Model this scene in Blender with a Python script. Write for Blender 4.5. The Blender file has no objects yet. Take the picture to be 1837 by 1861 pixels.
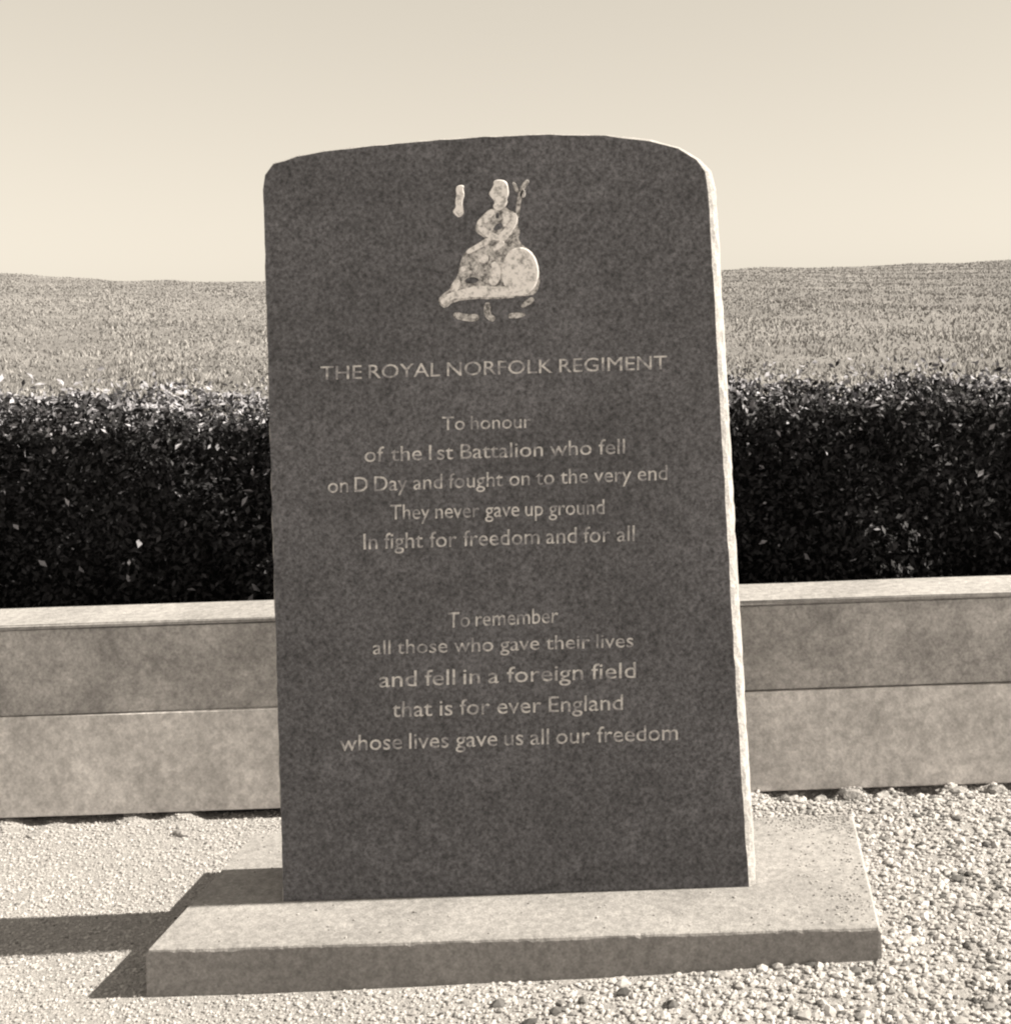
import bpy, bmesh, math, random
import numpy as np
from mathutils import Vector, Matrix

random.seed(7)
rng = np.random.default_rng(7)
SC = bpy.context.scene
COL = SC.collection

# ------------------------------------------------------------------ camera
# photograph is 1837 x 1861; a pixel gives a direction, surfaces give distance
W, H = 1837.0, 1861.0
F = 2250.0                     # focal length in photo pixels
PX, PY = 1330.0, 575.0         # principal point (the print is a crop)
TH = math.radians(1.8)         # roll of the print
D0 = 3.0                       # camera to face of the memorial stone
PL_H = 0.105                   # plinth height
S, C_ = math.sin(TH), math.cos(TH)

def ab(px, py):
    dx, dy = px - PX, py - PY
    return dx * C_ - dy * S, dx * S + dy * C_

ZC = PL_H + ab(937, 1625)[1] * D0 / F
XC = -ab(930, 1000)[0] * D0 / F

def on_plane(px, py, Y=0.0):
    """pixel -> point on the vertical plane y = Y"""
    a, b = ab(px, py)
    d = Y + D0
    return XC + a * d / F, ZC - b * d / F

def on_level(px, py, z=0.0):
    """pixel -> point on the level z"""
    a, b = ab(px, py)
    d = F * (ZC - z) / b
    return XC + a * d / F, d - D0

cam = bpy.data.cameras.new('camera')
cam.sensor_fit = 'VERTICAL'
cam.sensor_height = 24.0
cam.lens = 24.0 * F / H
cam.shift_x = (W / 2 - PX) / H
cam.shift_y = -(H / 2 - PY) / H
cam.clip_end = 3000
co = bpy.data.objects.new('camera', cam)
COL.objects.link(co)
co.matrix_world = Matrix.Translation((XC, -D0, ZC)) @ Matrix.Rotation(math.radians(90), 4, 'X') @ Matrix.Rotation(-TH, 4, 'Z')
SC.camera = co

# ------------------------------------------------------------------ sky, sun, exposure
SUN_EL = math.radians(36)
SUN_AZ = math.radians(0.6)    # almost square from the right
world = bpy.data.worlds.new('World')
SC.world = world
world.use_nodes = True
nt = world.node_tree
nt.nodes.clear()
sky = nt.nodes.new('ShaderNodeTexSky')
sky.sky_type = 'NISHITA'
sky.sun_disc = False
sky.sun_elevation = SUN_EL
sky.sun_rotation = math.radians(90) - SUN_AZ
sky.dust_density = 1.1
bw = nt.nodes.new('ShaderNodeRGBToBW')
mul = nt.nodes.new('ShaderNodeMix'); mul.data_type = 'RGBA'; mul.blend_type = 'MULTIPLY'
mul.inputs[0].default_value = 1.0
mul.inputs[7].default_value = (1.10, 1.0, 0.84, 1)      # warm monochrome print
bg = nt.nodes.new('ShaderNodeBackground'); bg.inputs[1].default_value = 0.15
wo = nt.nodes.new('ShaderNodeOutputWorld')
hz = nt.nodes.new('ShaderNodeMath'); hz.operation = 'POWER'; hz.inputs[1].default_value = 0.42    # thin even haze: a flat pale sky
nt.links.new(sky.outputs[0], bw.inputs[0])
nt.links.new(bw.outputs[0], hz.inputs[0])
nt.links.new(hz.outputs[0], mul.inputs[6])
nt.links.new(mul.outputs[2], bg.inputs[0])
nt.links.new(bg.outputs[0], wo.inputs[0])

sl = bpy.data.lights.new('sun', 'SUN')
sl.energy = 4.5
sl.angle = math.radians(0.6)
sl.color = (1.0, 0.93, 0.80)
so = bpy.data.objects.new('sun', sl)
COL.objects.link(so)
sd = Vector((math.cos(SUN_EL) * math.cos(SUN_AZ), math.cos(SUN_EL) * math.sin(SUN_AZ), math.sin(SUN_EL)))
so.rotation_euler = sd.to_track_quat('Z', 'Y').to_euler()
so.location = sd * 20

SC.view_settings.view_transform = 'Standard'
SC.view_settings.look = 'None'
SC.view_settings.gamma = 1.0
SC.view_settings.use_curve_mapping = False
SC.view_settings.exposure = 1.5
SC.cycles.filter_width = 2.2          # the print is a little soft

# ------------------------------------------------------------------ helpers
def tag(o, label=None, cat=None, group=None, kind=None):
    if label: o['label'] = label
    if cat: o['category'] = cat
    if group: o['group'] = group
    if kind: o['kind'] = kind
    return o

def link(name, me, mat=None, parent=None):
    o = bpy.data.objects.new(name, me)
    COL.objects.link(o)
    if mat is not None and me is not None:
        for m in (mat if isinstance(mat, (list, tuple)) else [mat]):
            me.materials.append(m)
    if parent: o.parent = parent
    return o

def from_bm(name, bm, mat, parent=None, smooth=False):
    me = bpy.data.meshes.new(name)
    bm.normal_update()
    bm.to_mesh(me); bm.free()
    if smooth:
        me.polygons.foreach_set('use_smooth', [True] * len(me.polygons))
    return link(name, me, mat, parent)

def warm(v, w=1.0):
    return (v * (1 + .04 * w), v, v * (1 - .01 * w), 1)

def cool(v):
    return (v * 1.0, v * .985, v * 1.08, 1)

def nodes(name, rough=0.9, spec=0.3):
    m = bpy.data.materials.new(name)
    m.use_nodes = True
    n = m.node_tree
    b = n.nodes['Principled BSDF']
    b.inputs['Roughness'].default_value = rough
    b.inputs['Specular IOR Level'].default_value = spec
    return m, n, b

def tex_noise(n, scale, detail=6, rough=.6, vec=None, mapscale=None):
    tc = n.nodes.new('ShaderNodeTexCoord')
    t = n.nodes.new('ShaderNodeTexNoise')
    t.inputs['Scale'].default_value = scale
    t.inputs['Detail'].default_value = detail
    t.inputs['Roughness'].default_value = rough
    if mapscale:
        mp = n.nodes.new('ShaderNodeMapping')
        mp.inputs['Scale'].default_value = mapscale
        n.links.new(tc.outputs['Object'], mp.inputs[0])
        n.links.new(mp.outputs[0], t.inputs['Vector'])
    else:
        mp = n.nodes.new('ShaderNodeMapping')
        mp.inputs['Rotation'].default_value = (.6, .5, .8)
        n.links.new(tc.outputs['Object'], mp.inputs[0])
        n.links.new(mp.outputs[0], t.inputs['Vector'])
    return t.outputs['Fac']

def ramp(n, src, stops):
    r = n.nodes.new('ShaderNodeValToRGB')
    e = r.color_ramp.elements
    while len(e) < len(stops): e.new(0.5)
    for i, (p, c) in enumerate(stops):
        e[i].position = p
        e[i].color = c if not isinstance(c, (int, float)) else (c, c, c, 1)
    n.links.new(src, r.inputs[0])
    return r.outputs[0]

def mix(n, a, b, fac=1.0, mode='MULTIPLY'):
    m = n.nodes.new('ShaderNodeMix'); m.data_type = 'RGBA'; m.blend_type = mode
    if isinstance(fac, (int, float)): m.inputs[0].default_value = fac
    else: n.links.new(fac, m.inputs[0])
    for s, v in ((6, a), (7, b)):
        if isinstance(v, tuple): m.inputs[s].default_value = v
        else: n.links.new(v, m.inputs[s])
    return m.outputs[2]

def bump(n, b, src, strength, dist):
    k = n.nodes.new('ShaderNodeBump')
    k.inputs['Strength'].default_value = strength
    k.inputs['Distance'].default_value = dist
    n.links.new(src, k.inputs['Height'])
    n.links.new(k.outputs[0], b.inputs['Normal'])

def stone_mat(name, lo, hi, tint=warm, fine=260, coarse=3.5, bstr=.5, bdist=.002, rough=.9, spec=.3, streak=None, blot=.8):
    m, n, b = nodes(name, rough, spec)
    f = tex_noise(n, fine, 3, .7)
    g = tex_noise(n, fine * .33, 4, .6)
    c = tex_noise(n, coarse, 7, .62)
    base = ramp(n, f, [(.30, tint(lo)), (.70, tint(hi))])
    base = mix(n, base, ramp(n, g, [(.35, .80), (.65, 1.15)]))
    base = mix(n, base, ramp(n, c, [(.32, blot), (.68, 1.12)]))
    if streak:
        s = tex_noise(n, 1.0, 5, .6, mapscale=streak)
        base = mix(n, base, ramp(n, s, [(.35, .85), (.62, 1.06)]))
    n.links.new(base, b.inputs['Base Color'])
    bump(n, b, f, bstr, bdist)
    return m

M_FACE = stone_mat('honed_dark_granite', .044, .190, cool, fine=110, coarse=2.2, bstr=.25, bdist=.001, rough=.62, spec=.35, streak=(1.2, 1, 7), blot=.78)
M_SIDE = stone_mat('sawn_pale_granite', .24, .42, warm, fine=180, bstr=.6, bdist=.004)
M_PLINTH = stone_mat('cast_plinth_stone', .20, .32, warm, fine=170, coarse=4, bstr=.5, bdist=.003, blot=.78)
M_LOWER = stone_mat('pale_wall_stone', .56, .80, warm, fine=110, coarse=5, bstr=.7, bdist=.006, streak=(5, 1, 1.6), blot=.80)
M_UPPER = stone_mat('weathered_wall_stone', .34, .56, warm, fine=110, coarse=5, bstr=.7, bdist=.006, streak=(4, 1, 7), blot=.66)
M_COPE = stone_mat('pale_coping', .24, .38, warm, fine=130, coarse=3, bstr=.6, bdist=.004, blot=.8)
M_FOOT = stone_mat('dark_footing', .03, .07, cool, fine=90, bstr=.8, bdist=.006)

def letter_mat():
    m, n, b = nodes('worn_pale_lettering', .8, .2)
    f = tex_noise(n, 150, 3, .7)
    w = tex_noise(n, 34, 4, .65)
    col = ramp(n, f, [(.3, warm(.46)), (.7, warm(.72))])
    col = mix(n, col, cool(.18), ramp(n, w, [(.44, 0.0), (.58, .80)]), 'MIX')
    n.links.new(col, b.inputs['Base Color'])
    return m
M_LETTER = letter_mat()

def emblem_mat():
    m, n, b = nodes('pale_emblem_inlay', .8, .2)
    f = tex_noise(n, 75, 3, .7)
    col = ramp(n, f, [(.30, warm(.30)), (.52, warm(.84))])
    n.links.new(col, b.inputs['Base Color'])
    return m
M_EMBLEM = emblem_mat()

def emblem_mat2():
    m, n, b = nodes('greyer_emblem_inlay', .8, .2)
    f = tex_noise(n, 90, 3, .7)
    col = ramp(n, f, [(.36, warm(.12)), (.62, warm(.66))])
    n.links.new(col, b.inputs['Base Color'])
    return m
M_EMBLEM2 = emblem_mat2()

def attr_mat(name, lo, hi, tint, rough=.9, spec=.3, fine=400, transl=0.0):
    m, n, b = nodes(name, rough, spec)
    a = n.nodes.new('ShaderNodeAttribute'); a.attribute_name = 'tone'
    col = ramp(n, a.outputs['Fac'], [(0.0, tint(lo)), (1.0, tint(hi))])
    f = tex_noise(n, fine, 2, .6)
    col = mix(n, col, ramp(n, f, [(.3, .78), (.7, 1.15)]))
    n.links.new(col, b.inputs['Base Color'])
    return m
M_PEBBLE = attr_mat('gravel_pebbles', .03, .42, warm)
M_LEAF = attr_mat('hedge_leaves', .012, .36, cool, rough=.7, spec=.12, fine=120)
M_GRASS = attr_mat('dry_grass', .09, .30, warm, fine=60)

def ground_mat():
    m, n, b = nodes('fine_gravel_bed', .95, .15)
    f = tex_noise(n, 170, 4, .75)
    g = tex_noise(n, 40, 5, .7)
    c = tex_noise(n, 1.8, 5, .6)
    col = ramp(n, f, [(.30, warm(.15)), (.5, warm(.31)), (.70, warm(.43))])
    col = mix(n, col, ramp(n, g, [(.3, .78), (.62, 1.08)]))
    col = mix(n, col, ramp(n, c, [(.3, .88), (.7, 1.06)]))
    n.links.new(col, b.inputs['Base Color'])
    bump(n, b, f, .8, .006)
    return m
M_GROUND = ground_mat()

def field_mat():
    m, n, b = nodes('dry_field', .95, .1)
    f = tex_noise(n, 5.0, 8, .75)
    c = tex_noise(n, .10, 6, .6)
    s = tex_noise(n, 1.0, 6, .65, mapscale=(.05, .5, .5))
    col = ramp(n, f, [(.25, warm(.14)), (.75, warm(.27))])
    col = mix(n, col, ramp(n, c, [(.3, .82), (.7, 1.12)]))
    col = mix(n, col, ramp(n, s, [(.36, .80), (.6, 1.08)]))
    n.links.new(col, b.inputs['Base Color'])
    bump(n, b, f, .8, .10)
    return m
M_FIELD = field_mat()

# ------------------------------------------------------------------ ground
def gz(x, y):
    """gravel height: banked up a little towards the right end of the plinth"""
    t = np.clip((np.asarray(x, float) + 0.35) / 1.25, 0, 1)
    t = t * t * (3 - 2 * t)
    far = np.clip((3.5 - np.abs(np.asarray(y, float))) / 2.0, 0, 1)
    tr = np.clip((np.asarray(x, float) - .4) * 3, 0, 1) * np.exp(-((np.asarray(y, float) - .80) / .055) ** 2)
    tr = tr * np.clip(.62 + .5 * np.sin(np.asarray(x) * 19) + .45 * np.sin(np.asarray(x) * 41 + 1), 0, 1.3)
    return 0.030 * t * far - .040 * tr + .020 * np.exp(-((np.asarray(y, float) - .80) / .05) ** 2) * np.clip(np.sin(np.asarray(x) * 14) + .8 * np.sin(np.asarray(x) * 33 + 2), 0, 1.2) * np.clip(-np.asarray(x, float), 0, .3) / .3 + 0.004 * np.sin(x * 5.1 + y * 2.7) * np.sin(y * 6.3 - x * 1.7)

def sheet(name, xs, ys, zf, mat, kind='structure'):
    X, Y = np.meshgrid(xs, ys)
    Z = zf(X, Y)
    v = np.stack([X.ravel(), Y.ravel(), Z.ravel()], 1)
    nx, ny = len(xs), len(ys)
    i = np.arange(nx * ny).reshape(ny, nx)
    q = np.stack([i[:-1, :-1].ravel(), i[:-1, 1:].ravel(), i[1:, 1:].ravel(), i[1:, :-1].ravel()], 1)
    me = bpy.data.meshes.new(name)
    me.from_pydata(v.tolist(), [], q.tolist())
    me.polygons.foreach_set('use_smooth', [True] * len(me.polygons))
    return tag(link(name, me, mat), kind=kind)

def spread(a, b, core0, core1, n, m):
    return np.unique(np.concatenate([np.linspace(a, core0, m), np.linspace(core0, core1, n), np.linspace(core1, b, m)]))

gx = spread(-300, 300, -3, 3, 241, 12)
gy = np.unique(np.concatenate([np.linspace(-200, -4, 12), np.linspace(-4, .6, 95), np.linspace(.6, 1.0, 30), np.linspace(1.0, 2.2, 20), np.linspace(2.2, 3.0, 4)]))
tag(sheet('gravel_ground', gx, gy, gz, M_GROUND), 'pale fine gravel ground around the memorial plinth', 'ground')

# ------------------------------------------------------------------ field rising behind the hedge
crest = [(-600, 494), (0, 500), (240, 508), (480, 513), (900, 508), (1300, 494), (1560, 484), (1837, 471), (2400, 450)]
DC = 95.0
cx = np.array([XC + ab(p, q)[0] * DC / F for p, q in crest])
cz = np.array([ZC - ab(p, q)[1] * DC / F for p, q in crest])
def fz(x, y):
    d = y + D0
    top = np.interp(x * DC / np.maximum(d, 30), cx, cz)
    top = top + .10 * np.sin(x * .21 + 1.3) + .06 * np.sin(x * .57)
    t = np.clip((d - 6.0) / (DC - 6.0), 0, 1)
    z = .02 + (top - .02) * (t ** .93)
    over = np.clip((d - DC) / 200, 0, 1)
    z = z - over * 25
    return z + .05 * np.sin(x * 1.1 + y * .6) * np.clip((d - 6) / 8, 0, 1)
fx = spread(-400, 400, -70, 40, 150, 14)
fy = np.unique(np.concatenate([np.linspace(3.0, 25, 50), np.linspace(25, 92, 60), np.linspace(92, 110, 20), np.linspace(110, 400, 10)]))
tag(sheet('field', fx, fy, fz, M_FIELD), 'grey dry field rising to a bare crest behind the hedge', 'field')

# ------------------------------------------------------------------ memorial stone
stone = link('memorial_stone', None)
stone.location = (0, 0, PL_H)
tag(stone, 'tall dark granite memorial stone with arched top, emblem and inscription', 'memorial')

trace = [(515, 1637), (507, 1350), (497, 1000), (486, 600), (479, 345), (482, 318), (498, 298), (540, 285), (590, 276),
         (660, 267), (760, 257), (880, 249), (1000, 245), (1100, 247), (1180, 256), (1232, 270), (1266, 290), (1281, 312), (1286, 345),
         (1301, 600), (1323, 1000), (1343, 1350), (1360, 1612)]
pts = []
for i, (p, q) in enumerate(trace):
    x, z = on_plane(p, q)
    pts.append((x, 0.0 if i in (0, len(trace) - 1) else z - PL_H))
# refine
fine = []
for (x0, z0), (x1, z1) in zip(pts[:-1], pts[1:]):
    k = max(1, int(math.hypot(x1 - x0, z1 - z0) / .025))
    for j in range(k):
        t = j / k
        fine.append((x0 + (x1 - x0) * t, z0 + (z1 - z0) * t))
fine.append(pts[-1])
TK = 0.19
def outset(k):
    (x, z) = fine[k]
    a = fine[max(k - 1, 0)]; b = fine[min(k + 1, len(fine) - 1)]
    dx, dz = b[0] - a[0], b[1] - a[1]
    L = math.hypot(dx, dz) or 1
    nx, nz = -dz / L, dx / L           # outward (outline runs up the left, over, down the right)
    r = max(0.0, nx) ** 6
    return nx, nz, .005 + .013 * r
bm = bmesh.new()
def ring(fr, y, jit):
    vs = []
    for k, (x, z) in enumerate(fine):
        nx, nz, w = outset(k)
        j = random.uniform(-jit, jit)
        zz = z + nz * (w * fr + j)
        if k in (0, len(fine) - 1): zz = 0.0
        vs.append(bm.verts.new((x + nx * (w * fr + j), y, zz)))
    return vs
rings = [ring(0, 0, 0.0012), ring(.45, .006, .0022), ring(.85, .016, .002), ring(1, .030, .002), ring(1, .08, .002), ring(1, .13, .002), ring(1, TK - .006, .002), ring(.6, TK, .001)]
for r0, r1 in zip(rings[:-1], rings[1:]):
    for k in range(len(fine) - 1):
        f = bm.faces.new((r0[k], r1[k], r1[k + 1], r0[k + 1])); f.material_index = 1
ff = bm.faces.new(rings[0]); ff.material_index = 0
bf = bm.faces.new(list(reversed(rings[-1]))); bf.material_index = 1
for r0, r1 in zip(rings[:-1], rings[1:]):
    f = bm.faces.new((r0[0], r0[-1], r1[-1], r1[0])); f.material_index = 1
bmesh.ops.recalc_face_normals(bm, faces=bm.faces[:])
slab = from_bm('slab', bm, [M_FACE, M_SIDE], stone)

def loc(px, py):
    x, z = on_plane(px, py)
    return x, z - PL_H

def relief(name, polys, parent, mat, h=.003, inset=.94):
    """flat inlaid pieces standing a little proud of the face"""
    bm = bmesh.new()
    for poly in polys:
        P2 = [loc(*p) for p in poly]
        c = (sum(p[0] for p in P2) / len(P2), sum(p[1] for p in P2) / len(P2))
        f0 = [bm.verts.new((x, .0006, z)) for x, z in P2]
        f1 = [bm.verts.new((x, -h * .6, z)) for x, z in P2]
        f2 = [bm.verts.new((c[0] + (x - c[0]) * inset, -h, c[1] + (z - c[1]) * inset)) for x, z in P2]
        n = len(P2)
        for a, b in ((f0, f1), (f1, f2)):
            for k in range(n):
                bm.faces.new((a[k], a[(k + 1) % n], b[(k + 1) % n], b[k]))
        bm.faces.new(f2)
    bmesh.ops.recalc_face_normals(bm, faces=bm.faces[:])
    return from_bm(name, bm, mat, parent)

def cr(pts_):      # coordinates read in an enlarged crop of the emblem
    return [(740 + u * .1742, 300 + v * .1742) for u, v in pts_]

def strip(path, w0, w1):
    L, R = [], []
    for i, (x, y) in enumerate(path):
        a = path[max(i - 1, 0)]; b = path[min(i + 1, len(path) - 1)]
        dx, dy = b[0] - a[0], b[1] - a[1]; l = math.hypot(dx, dy) or 1
        w = w0 + (w1 - w0) * i / (len(path) - 1)
        L.append((x - dy / l * w / 2, y + dx / l * w / 2)); R.append((x + dy / l * w / 2, y - dx / l * w / 2))
    return cr(L + R[::-1])

def soft(poly, k=2):
    """round off a traced outline (corner cutting)"""
    for _ in range(k):
        out = []
        for i, p in enumerate(poly):
            q = poly[(i + 1) % len(poly)]
            out += [(p[0] * .75 + q[0] * .25, p[1] * .75 + q[1] * .25), (p[0] * .25 + q[0] * .75, p[1] * .25 + q[1] * .75)]
        poly = out
    return poly

figure = relief('emblem', [soft(cr([(950, 400), (890, 460), (830, 520), (770, 570), (712, 620), (715, 700), (790, 745), (835, 790), (740, 840), (640, 885), (590, 930),
    (560, 1000), (545, 1080), (530, 1150), (480, 1220), (455, 1290), (380, 1340), (325, 1400), (345, 1460), (400, 1500), (480, 1425), (700, 1395), (900, 1400), (1060, 1390),
    (1240, 1365), (1335, 1350), (1380, 1260), (1385, 1150), (1365, 1050), (1330, 960), (1280, 890), (1200, 830), (1155, 770), (1180, 700), (1150, 620), (1160, 560), (1125, 490), (1040, 460), (1010, 400)]), 1)],
    stone, M_EMBLEM2, .002, inset=1.0)
tag(figure, 'pale inlaid emblem of a seated robed figure with shield')
for p in [
    strip([(900, 470), (820, 550), (745, 640)], 70, 90),
    strip([(750, 640), (840, 720), (960, 770)], 70, 70),
    strip([(1010, 490), (1050, 560), (1010, 640)], 90, 50),
    strip([(1120, 500), (1120, 580), (1060, 680), (960, 790)], 60, 100),
    strip([(870, 770), (740, 850), (620, 915)], 60, 50),
    strip([(800, 930), (790, 1020)], 110, 100),
    strip([(1010, 800), (900, 890)], 70, 40),
    strip([(900, 1010), (950, 1120), (880, 1250)], 70, 110),
    strip([(575, 1060), (590, 1110)], 60, 50),
    strip([(540, 1200), (480, 1310)], 70, 100),
]: relief('drapery_fold', [soft(p)], figure, M_EMBLEM, .0035)
relief('hem', [soft(cr([(600, 1290), (740, 1255), (900, 1270), (1080, 1265), (1240, 1270), (1220, 1350), (1060, 1375), (900, 1380), (700, 1375), (560, 1390), (470, 1395), (400, 1475), (350, 1440), (345, 1395), (420, 1340)]), 1)], figure, M_EMBLEM, .0035, inset=1.0)
for p in [soft(cr([(600, 1190), (690, 1160), (770, 1195), (700, 1240), (610, 1235)])), soft(cr([(985, 1225), (1030, 1195), (1090, 1230), (1030, 1250)])), soft(cr([(930, 610), (990, 600), (1010, 650), (930, 690), (890, 680)])), soft(cr([(920, 500), (960, 495), (960, 560), (925, 560)]))]: relief('drapery_hollow', [p], figure, M_FACE, .0026)
relief('head', [soft(cr([(900, 165), (960, 150), (1030, 165), (1055, 220), (1065, 310), (1040, 350), (1050, 400), (1000, 460), (950, 480), (890, 440), (920, 390), (880, 340), (850, 300), (880, 250), (905, 210)]), 1)], figure, M_EMBLEM, .004)
relief('shield', [cr([(1180 + 195 * math.cos(t) * (1 + .02 * math.sin(3 * t)), 1110 + 255 * math.sin(t)) for t in [k * math.tau / 28 for k in range(28)]])], figure, M_EMBLEM, .005)
relief('branch', [soft(cr([(520, 215), (595, 205), (585, 260), (602, 310), (575, 380), (588, 470), (592, 505), (545, 555), (490, 510), (475, 480), (512, 440), (502, 380), (518, 310), (508, 255)]), 1)], figure, M_EMBLEM)
relief('trident', [soft(p) for p in [strip([(1265, 155), (1190, 250), (1160, 400), (1150, 560)], 50, 40), strip([(1105, 180), (1155, 285)], 36, 40), strip([(1215, 260), (1200, 340)], 40, 60)]], figure, M_EMBLEM2)
for p in [strip([(480, 1560), (620, 1595), (750, 1590)], 70, 80), strip([(840, 1430), (830, 1560), (910, 1620)], 70, 70), strip([(1050, 1575), (1230, 1560)], 70, 50), strip([(1190, 1480), (1320, 1390)], 50, 70)]: relief('scroll', [soft(p)], figure, M_EMBLEM2)

# inscription: each word placed where it is read on the stone
def word_mesh(txt, bold):
    cu = bpy.data.curves.new('t', 'FONT')
    cu.body = txt; cu.size = 1.0; cu.extrude = 0.0; cu.resolution_u = 3; cu.offset = bold
    o = bpy.data.objects.new('t', cu); COL.objects.link(o)
    dg = bpy.context.evaluated_depsgraph_get()
    me = bpy.data.meshes.new_from_object(o.evaluated_get(dg))
    v = np.array([p.co[:] for p in me.vertices]); f = [list(p.vertices) for p in me.polygons]
    bpy.data.objects.remove(o); bpy.data.curves.remove(cu); bpy.data.meshes.remove(me)
    return v, f

def inscription(text, xa, xb, oy, y0, y1, cap, bold=.0):
    """one line of the inscription from xa to xb in an enlarged crop starting at photo row oy; y0..y1 is the slope of the line"""
    line = link('inscription_line', None, None, stone)
    words, x = [], 0.0
    for wd in text.split():
        v, f = word_mesh(wd, bold)
        v[:, 0] -= v[:, 0].min()
        words.append((v, f, x)); x += v[:, 0].max() + .30
    total = x - .30
    for v, f, x in words:
        V = []
        for p in v:
            u = xa + (p[0] + x) / total * (xb - xa)
            yc = y0 + (y1 - y0) * (u - xa) / (xb - xa) + cap * .5
            X, Z = loc(560 + u * .381, oy + (yc - p[1] / .70 * cap) * .381)
            V.append((X, -.0012, Z))
        me = bpy.data.meshes.new('word')
        me.from_pydata(V, [], f)
        bm = bmesh.new(); bm.from_mesh(me)
        for f_ in bm.faces:
            f_.normal_update()
            if f_.normal.y > 0: f_.normal_flip()
        r = bmesh.ops.extrude_face_region(bm, geom=bm.faces[:])
        bmesh.ops.translate(bm, vec=(0, .0018, 0), verts=[g for g in r['geom'] if isinstance(g, bmesh.types.BMVert)])
        bm.to_mesh(me); bm.free()
        link('word', me, M_LETTER, line)

LINES = [
    ('THE ROYAL NORFOLK REGIMENT', 60, 1710, 620, 152, 100, 66),
    ('To honour', 640, 1062, 620, 392, 380, 66),
    ('of the 1st Battalion who fell', 270, 1510, 620, 540, 500, 72),
    ('on D Day and fought on to the very end', 95, 1712, 620, 688, 625, 72),
    ('They never gave up ground', 392, 1412, 620, 815, 788, 72),
    ('In fight for freedom and for all', 265, 1556, 620, 955, 915, 76),
    ('To remember', 668, 1192, 1060, 175, 150, 74),
    ('all those who gave their lives', 310, 1550, 1060, 305, 270, 68),
    ('and fell in a foreign field', 340, 1562, 1060, 458, 412, 76),
    ('that is for ever England', 402, 1500, 1060, 600, 565, 76),
    ('whose lives gave us all our freedom', 152, 1762, 1060, 762, 708, 76),
]
for a in LINES: inscription(*a)

# ------------------------------------------------------------------ plinth
fl = on_level(265, 1722, PL_H); fr = on_level(1600, 1690, PL_H)
PF = (fl[1] + fr[1]) / 2                     # front edge
PB = on_level(800, 1503, PL_H)[1]            # back edge
xl = XC + ab(265, 1722)[0] * (PF + D0) / F
xr = XC + ab(1600, 1690)[0] * (PF + D0) / F
bm = bmesh.new()
secs = []
NS = 150
for i in range(NS + 1):
    t = i / NS
    X = xl + (xr - xl) * t
    e = .007 if i in (0, NS) else 0.0            # worn ends
    c = .004 + min(.010, random.expovariate(1 / .0012)) + .001 * math.sin(X * 17)
    c2 = .004 + min(.008, random.expovariate(1 / .001))
    prof = [(PF, -.06), (PF + .0006 * math.sin(X * 31), PL_H - c * 1.3 - e), (PF + c * .35 + e * .4, PL_H - c * .35 - e), (PF + c + e, PL_H - e),
            (PB - c2 - e, PL_H - e), (PB - c2 * .35, PL_H - c2 * .35 - e), (PB, PL_H - c2 - e), (PB, -.06)]
    secs.append([bm.verts.new((X, y_, z_)) for y_, z_ in prof])
    if i == 0 or i == NS - 1:                     # a second section just inside each end
        X2 = xl + .006 if i == 0 else xr - .006
        c = .005
        prof = [(PF, -.06), (PF, PL_H - c * 1.3), (PF + c * .35, PL_H - c * .35), (PF + c, PL_H), (PB - c, PL_H), (PB - c * .35, PL_H - c * .35), (PB, PL_H - c), (PB, -.06)]
        secs.append([bm.verts.new((X2, y_, z_)) for y_, z_ in prof])
for p0, p1 in zip(secs[:-1], secs[1:]):
    for k in range(7):
        bm.faces.new((p0[k], p0[k + 1], p1[k + 1], p1[k]))
bm.faces.new(secs[0]); bm.faces.new(secs[-1][::-1])
bmesh.ops.recalc_face_normals(bm, faces=bm.faces[:])
plinth = from_bm('plinth', bm, M_PLINTH, smooth=False)
tag(plinth, 'low pale stone plinth slab under the dark memorial', 'plinth')

# ------------------------------------------------------------------ wall behind
def wall_y(x): return 0.80 + .010 * x
WH = 0.66
zmid = ZC - ab(300, 1292)[1] * (wall_y(-.8) + D0) / F
ztop = ZC - ab(300, 1128)[1] * (wall_y(-.8) + D0) / F
wall = link('stone_wall', None); wall.location = (0, wall_y(0), 0)
wall.rotation_euler.z = math.atan(.010)
tag(wall, 'low two-course grey stone wall between the gravel and the hedge', 'wall')

def block(x0, x1, y0, y1, z0, z1, mat, name='block', rough=.002):
    bm = bmesh.new()
    bmesh.ops.create_cube(bm, size=1)
    g = .0006
    for v in bm.verts:
        v.co.x = x0 + g if v.co.x < 0 else x1 - g
        v.co.y = y0 if v.co.y < 0 else y1
        v.co.z = z0 if v.co.z < 0 else z1
    bmesh.ops.bevel(bm, geom=bm.edges[:], offset=min(.0028, (z1 - z0) * .3), segments=2, affect='EDGES')
    bmesh.ops.subdivide_edges(bm, edges=[e for e in bm.edges if abs(e.verts[0].co.x - e.verts[1].co.x) > .3], cuts=7)
    for v in bm.verts:
        v.co.z += random.uniform(-rough, rough) * (1 if v.co.z > z0 + .02 else .6)
        v.co.y += random.uniform(-rough, rough)
    return from_bm(name, bm, mat, wall)

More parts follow.
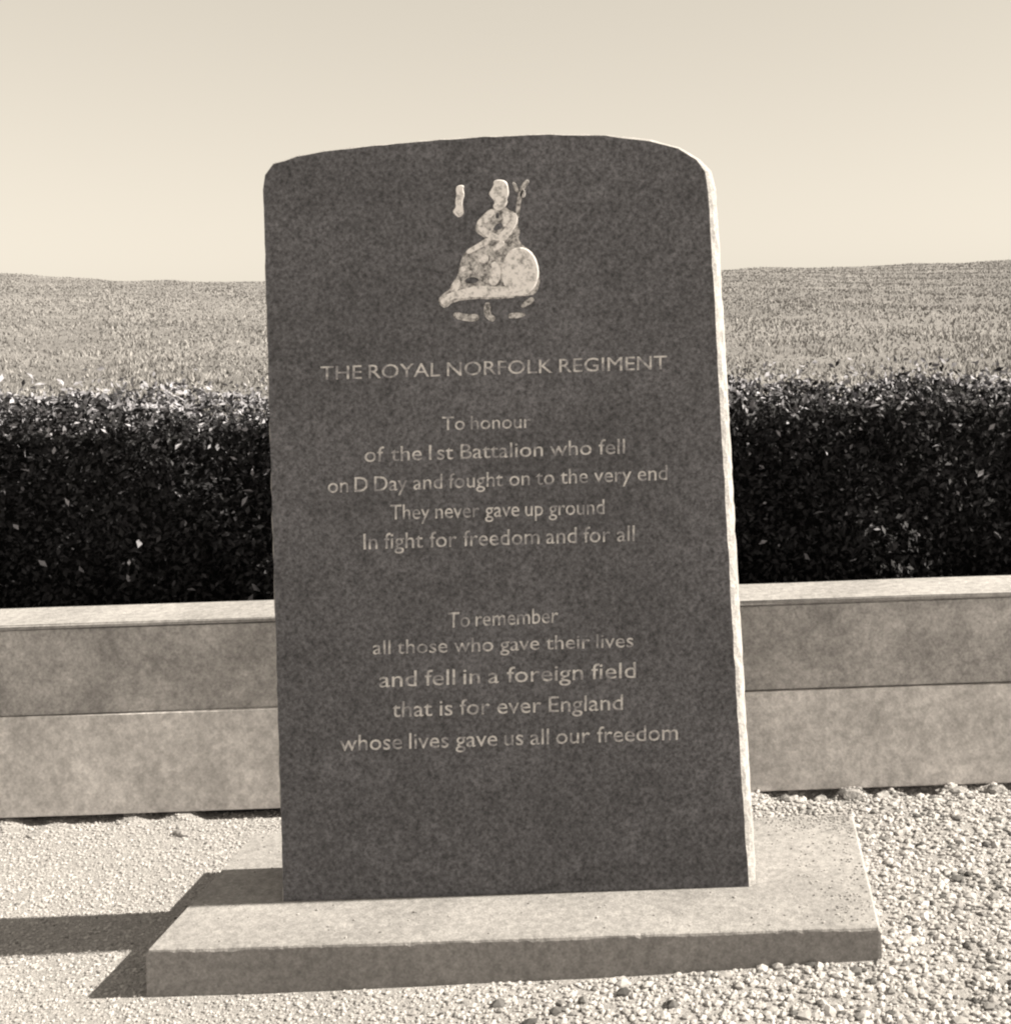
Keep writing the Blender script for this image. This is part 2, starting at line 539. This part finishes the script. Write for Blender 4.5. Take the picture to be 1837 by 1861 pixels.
jl = on_plane(135, 1320, .8)[0] - .45; ju = on_plane(1478, 1090, .8)[0] + .9
def course(j0, lens, x_end, *a, **k):
    xs = [j0]
    i = 0
    while xs[-1] < x_end: xs.append(xs[-1] + lens[i % len(lens)]); i += 1
    ls = [j0]
    i = 0
    while ls[-1] > -x_end: ls.append(ls[-1] - lens[(i + 1) % len(lens)]); i += 1
    xs = ls[::-1][:-1] + xs
    for x0, x1 in zip(xs[:-1], xs[1:]):
        block(x0, x1, *a, **k)
zbase = .028
course(jl, (3.6, 3.4, 3.7), 6.0, -.006, .23, zbase, zmid - .001, M_LOWER)
course(ju, (3.5, 3.7), 6.0, 0.0, .235, zmid + .001, ztop - .014, M_UPPER, rough=.002)
course(.35, (2.9, 3.3), 6.0, -.004, .24, ztop - .013, ztop + .002, M_COPE, name='coping', rough=.0025)
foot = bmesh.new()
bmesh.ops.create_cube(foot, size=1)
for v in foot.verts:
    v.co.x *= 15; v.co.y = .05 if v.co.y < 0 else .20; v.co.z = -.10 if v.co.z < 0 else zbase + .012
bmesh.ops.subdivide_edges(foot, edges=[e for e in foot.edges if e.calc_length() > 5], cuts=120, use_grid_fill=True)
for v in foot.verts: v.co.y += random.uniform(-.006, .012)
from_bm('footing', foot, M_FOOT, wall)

# ------------------------------------------------------------------ hedge
def leaf_cloud(name, pos, size, tone, parent, mat, up=.5, aspect=.5):
    n = len(pos)
    d = rng.normal(size=(n, 3)); d /= np.linalg.norm(d, axis=1)[:, None]
    nn = rng.normal(size=(n, 3)); nn[:, 2] += up * 2; 
    s = np.cross(d, nn); s /= np.linalg.norm(s, axis=1)[:, None]
    k = np.cross(s, d)
    L = size[:, None]
    A = pos - d * L * .5
    B = pos + s * L * aspect * .5 + k * L * .10
    Cc = pos + d * L * .5
    E = pos - s * L * aspect * .5 + k * L * .10
    V = np.stack([A, B, Cc, E], 1).reshape(-1, 3)
    i = np.arange(n) * 4
    T = np.concatenate([np.stack([i, i + 1, i + 2], 1), np.stack([i, i + 2, i + 3], 1)])
    me = bpy.data.meshes.new(name)
    me.vertices.add(len(V)); me.vertices.foreach_set('co', V.ravel())
    me.loops.add(T.size); me.loops.foreach_set('vertex_index', T.ravel())
    me.polygons.add(len(T)); me.polygons.foreach_set('loop_start', np.arange(len(T)) * 3)
    me.update(calc_edges=True)
    at = me.attributes.new('tone', 'FLOAT', 'POINT'); at.data.foreach_set('value', np.repeat(tone, 4).astype(np.float32))
    return link(name, me, mat, parent)

hedge = link('hedge', None); hedge.location = (0, 1.15, 0)
tag(hedge, 'dense dark clipped hedge standing behind the low grey wall', 'hedge')
HT = 1.20; HD = .95; HX = 4.6
def bulge(x, z): return .05 * np.sin(x * 3.1 + z * 2.2) + .035 * np.sin(x * 7.3 - z * 5.1 + 1.0) + .02 * np.sin(x * 15 + z * 11)
def htop(x): return HT - .012 * np.clip(x, -1, 1) + .025 * np.sin(x * 2.3 + .4) + .018 * np.sin(x * 6.1) + .012 * np.sin(x * 17)
# near-black filler box: the shade inside the hedge put into its colour
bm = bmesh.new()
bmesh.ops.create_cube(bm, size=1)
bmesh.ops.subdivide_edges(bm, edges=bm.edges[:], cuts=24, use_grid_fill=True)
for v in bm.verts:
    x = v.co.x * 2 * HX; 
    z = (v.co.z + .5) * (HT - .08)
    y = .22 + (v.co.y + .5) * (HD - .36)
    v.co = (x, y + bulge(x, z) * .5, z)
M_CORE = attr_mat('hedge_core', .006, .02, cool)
from_bm('shade_core', bm, M_CORE, hedge)
n1 = 150000
x = rng.uniform(-HX, HX, n1); z = rng.uniform(0.0, 1.0, n1) ** .9
z = z * htop(x)
y = .05 + rng.exponential(.085, n1) + bulge(x, z)
n2 = 80000
x2 = rng.uniform(-HX, HX, n2); y2 = rng.uniform(.02, HD, n2)
z2 = htop(x2) + .04 * np.sin(y2 * 9 + x2 * 4) - rng.exponential(.06, n2) + (rng.random(n2) < .10) * rng.uniform(0, .10, n2)
pos = np.concatenate([np.stack([x, y, z], 1), np.stack([x2, y2, z2], 1)])
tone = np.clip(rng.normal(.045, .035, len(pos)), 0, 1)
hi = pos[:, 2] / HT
bright = rng.random(len(pos)) < np.where(hi > .965, .22 + .50 * np.clip(pos[:, 1] / HD, 0, 1), .004 + .05 * np.clip((hi - .72) / .28, 0, 1) ** 2)  # paler leaves crowd the top: sunlight on it put into leaf tone
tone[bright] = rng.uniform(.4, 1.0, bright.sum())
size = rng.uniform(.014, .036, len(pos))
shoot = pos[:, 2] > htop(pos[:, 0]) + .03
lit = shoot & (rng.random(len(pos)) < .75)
tone[lit] = rng.uniform(.45, 1.0, lit.sum())  # shoots above the top get the same painted-in sunlight
# a few bigger pale leaves turned out of the face of the hedge
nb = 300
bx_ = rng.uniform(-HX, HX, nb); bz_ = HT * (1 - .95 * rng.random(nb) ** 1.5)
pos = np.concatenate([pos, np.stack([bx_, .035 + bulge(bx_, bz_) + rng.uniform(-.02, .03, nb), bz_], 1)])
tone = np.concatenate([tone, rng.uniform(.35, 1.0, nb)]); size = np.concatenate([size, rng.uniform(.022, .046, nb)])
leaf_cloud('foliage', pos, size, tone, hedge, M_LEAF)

# ------------------------------------------------------------------ grass on the field
def blades(name, P, h, w, tone, mat, label, cat):
    n = len(P)
    a = rng.uniform(0, math.tau, n); le = rng.normal(0, .35, (n, 2))
    s = np.stack([np.cos(a), np.sin(a), np.zeros(n)], 1) * w[:, None] * .5
    tip = P + np.stack([le[:, 0] * h, le[:, 1] * h, h], 1)
    V = np.stack([P - s, P + s, tip], 1).reshape(-1, 3)
    i = np.arange(n) * 3
    T = np.stack([i, i + 1, i + 2], 1)
    me = bpy.data.meshes.new(name)
    me.vertices.add(len(V)); me.vertices.foreach_set('co', V.ravel())
    me.loops.add(T.size); me.loops.foreach_set('vertex_index', T.ravel())
    me.polygons.add(n); me.polygons.foreach_set('loop_start', i)
    me.update(calc_edges=True)
    at = me.attributes.new('tone', 'FLOAT', 'POINT'); at.data.foreach_set('value', np.repeat(tone, 3).astype(np.float32))
    o = link(name, me, mat)
    return tag(o, label, cat, kind='stuff')
n = 190000
d = 7.0 + 89 * rng.random(n) ** 1.5
ang = rng.uniform(-.72, .42, n)
gxp = XC + ang * d; gyp = d - D0
P = np.stack([gxp, gyp, fz(gxp, gyp) - .01], 1)
clump = np.sin(gxp * 1.7 + 2 * np.sin(gyp * .9)) * np.sin(gyp * 2.1 + gxp * .6)
h = (.035 + .05 * rng.random(n)) * (1 + .5 * np.clip(clump, -1, 1)) 
w = .012 + .0012 * d
tone = np.clip(.55 + np.exp(-d / 35) * (.35 * clump + rng.normal(0, .55, n)), 0, 1)
blades('field_grass', P, h, w, tone, M_GRASS, 'rough pale dry grass covering the field behind the hedge', 'grass')

# ------------------------------------------------------------------ gravel
def pebbles(name, P, r, tone, mat, sq=.7):
    bm = bmesh.new(); bmesh.ops.create_icosphere(bm, subdivisions=1, radius=1)
    bv = np.array([v.co[:] for v in bm.verts]); bf_ = np.array([[v.index for v in f.verts] for f in bm.faces]); bm.free()
    n = len(P); nv = len(bv)
    sc = np.stack([rng.uniform(.7, 1.25, n), rng.uniform(.7, 1.25, n), rng.uniform(.45, .8, n) * sq / .7], 1) * r[:, None]
    a = rng.uniform(0, math.tau, n)
    jit = 1 + rng.uniform(-.22, .22, (n, nv, 1))
    V = bv[None] * jit * sc[:, None, :]
    ca, sa = np.cos(a)[:, None], np.sin(a)[:, None]
    X = V[..., 0] * ca - V[..., 1] * sa; Y = V[..., 0] * sa + V[..., 1] * ca
    V = np.stack([X, Y, V[..., 2]], -1) + P[:, None, :]
    T = (bf_[None] + (np.arange(n) * nv)[:, None, None]).reshape(-1, 3)
    me = bpy.data.meshes.new(name)
    V = V.reshape(-1, 3)
    me.vertices.add(len(V)); me.vertices.foreach_set('co', V.ravel())
    me.loops.add(T.size); me.loops.foreach_set('vertex_index', T.ravel())
    me.polygons.add(len(T)); me.polygons.foreach_set('loop_start', np.arange(len(T)) * 3)
    me.polygons.foreach_set('use_smooth', np.zeros(len(T), bool))
    me.update(calc_edges=True)
    at = me.attributes.new('tone', 'FLOAT', 'POINT'); at.data.foreach_set('value', np.repeat(tone, nv).astype(np.float32))
    return link(name, me, mat)

n = 112000
x = rng.uniform(-2.2, 2.2, n); y = rng.uniform(-1.05, .86, n)
coarse = 1 / (1 + np.exp(-(x - .15 + .5 * np.clip(-y - .15, 0, .4)) * 4))       # coarser gravel towards the right
keep = ~((x > xl - .004) & (x < xr + .004) & (y > PF - .006) & (y < PB + .004))
keep &= rng.random(n) < (.92 + .08 * coarse) * (1 - .45 * coarse)
x, y, coarse = x[keep], y[keep], coarse[keep]
r = .0018 + rng.random(len(x)) ** 2 * .0042 + coarse * (.0008 + rng.gamma(1.3, .0019, len(x)))
r = np.clip(r, .002, .016)
tone = np.clip(rng.normal(.80, .16, len(x)) + .06 * coarse, 0, 1)
patch = np.clip(np.sin(x * 13 + 3 * np.sin(y * 9)) * np.sin(y * 17 + 2 * np.sin(x * 7)) + .25 * np.sin(x * 37 + y * 29), 0, 1)
dark = rng.random(len(x)) < .01 + coarse * (.03 + .5 * patch ** 2)
tone[dark] = rng.uniform(.05, .45, dark.sum())
nb = 420
bx_ = rng.uniform(-.2, 2.6, nb); by_ = rng.uniform(-1.4, .72, nb)
kb = ~((bx_ > xl - .02) & (bx_ < xr + .02) & (by_ > PF - .02) & (by_ < PB + .02)) & ((bx_ > .75) | (by_ < PF))
bx_, by_ = bx_[kb], by_[kb]
x = np.concatenate([x, bx_]); y = np.concatenate([y, by_])
r = np.concatenate([r, rng.uniform(.008, .017, len(bx_))])
tone = np.concatenate([tone, np.where(rng.random(len(bx_)) < .62, rng.uniform(.05, .3, len(bx_)), rng.uniform(.6, 1, len(bx_)))])
# grit kicked up onto the plinth, mostly at its right end and back edge
ng = 900
sx = np.where(rng.random(ng) < .6, xr - .01 - rng.exponential(.09, ng), rng.uniform(xl + .02, xr - .01, ng))
sy = np.where(rng.random(ng) < .5, PB - .01 - rng.exponential(.04, ng), rng.uniform(PF + .02, PB - .01, ng))
ks = (sx > xl + .01) & (sy > PF + .02) & ~((sx > -.62) & (sx < .64) & (sy > -.012) & (sy < TK + .01))
sx, sy = sx[ks], sy[ks]
sr = rng.uniform(.0012, .0034, len(sx))
P = np.concatenate([np.stack([x, y, gz(x, y) + r * .15], 1), np.stack([sx, sy, PL_H + sr * .35], 1)])
r = np.concatenate([r, sr]); tone = np.concatenate([tone, rng.uniform(.25, .9, len(sx))])
o = pebbles('gravel', P, r, tone, M_PEBBLE)
tag(o, 'loose pale gravel pebbles scattered around the plinth', 'gravel', kind='stuff')

# rocks along the foot of the wall
M_ROCK = stone_mat('rough_rock', .14, .32, warm, fine=80, bstr=.8, bdist=.005)
def rock(px, py, w, h, seed):
    X, Y = on_level(px, py, .02)
    rs = random.Random(seed)
    bm = bmesh.new(); bmesh.ops.create_icosphere(bm, subdivisions=2, radius=1)
    for v in bm.verts:
        k = 1 + .22 * math.sin(v.co.x * 3 + seed) * math.cos(v.co.y * 4 + seed * 2) + rs.uniform(-.10, .10)
        v.co = Vector((v.co.x * w * .5 * k, v.co.y * w * .40 * k, v.co.z * h * .5 * k))
    o = from_bm('rock', bm, M_ROCK)
    o.location = (X, min(Y, .73), float(gz(X, Y)) + h * .22)
    return tag(o, 'small rough rock lying in the gravel at the foot of the wall', 'rock', 'rocks at the foot of the wall')
for i, (px, py, w, h) in enumerate([(1430, 1450, .050, .030), (1490, 1455, .045, .026), (1545, 1452, .075, .034), (1600, 1446, .060, .032), (1668, 1436, .050, .036), (1735, 1440, .05, .026), (1800, 1428, .06, .034), (330, 1504, .05, .02), (60, 1508, .035, .016)]):
    rock(px, py, w, h, i * 3 + 1)
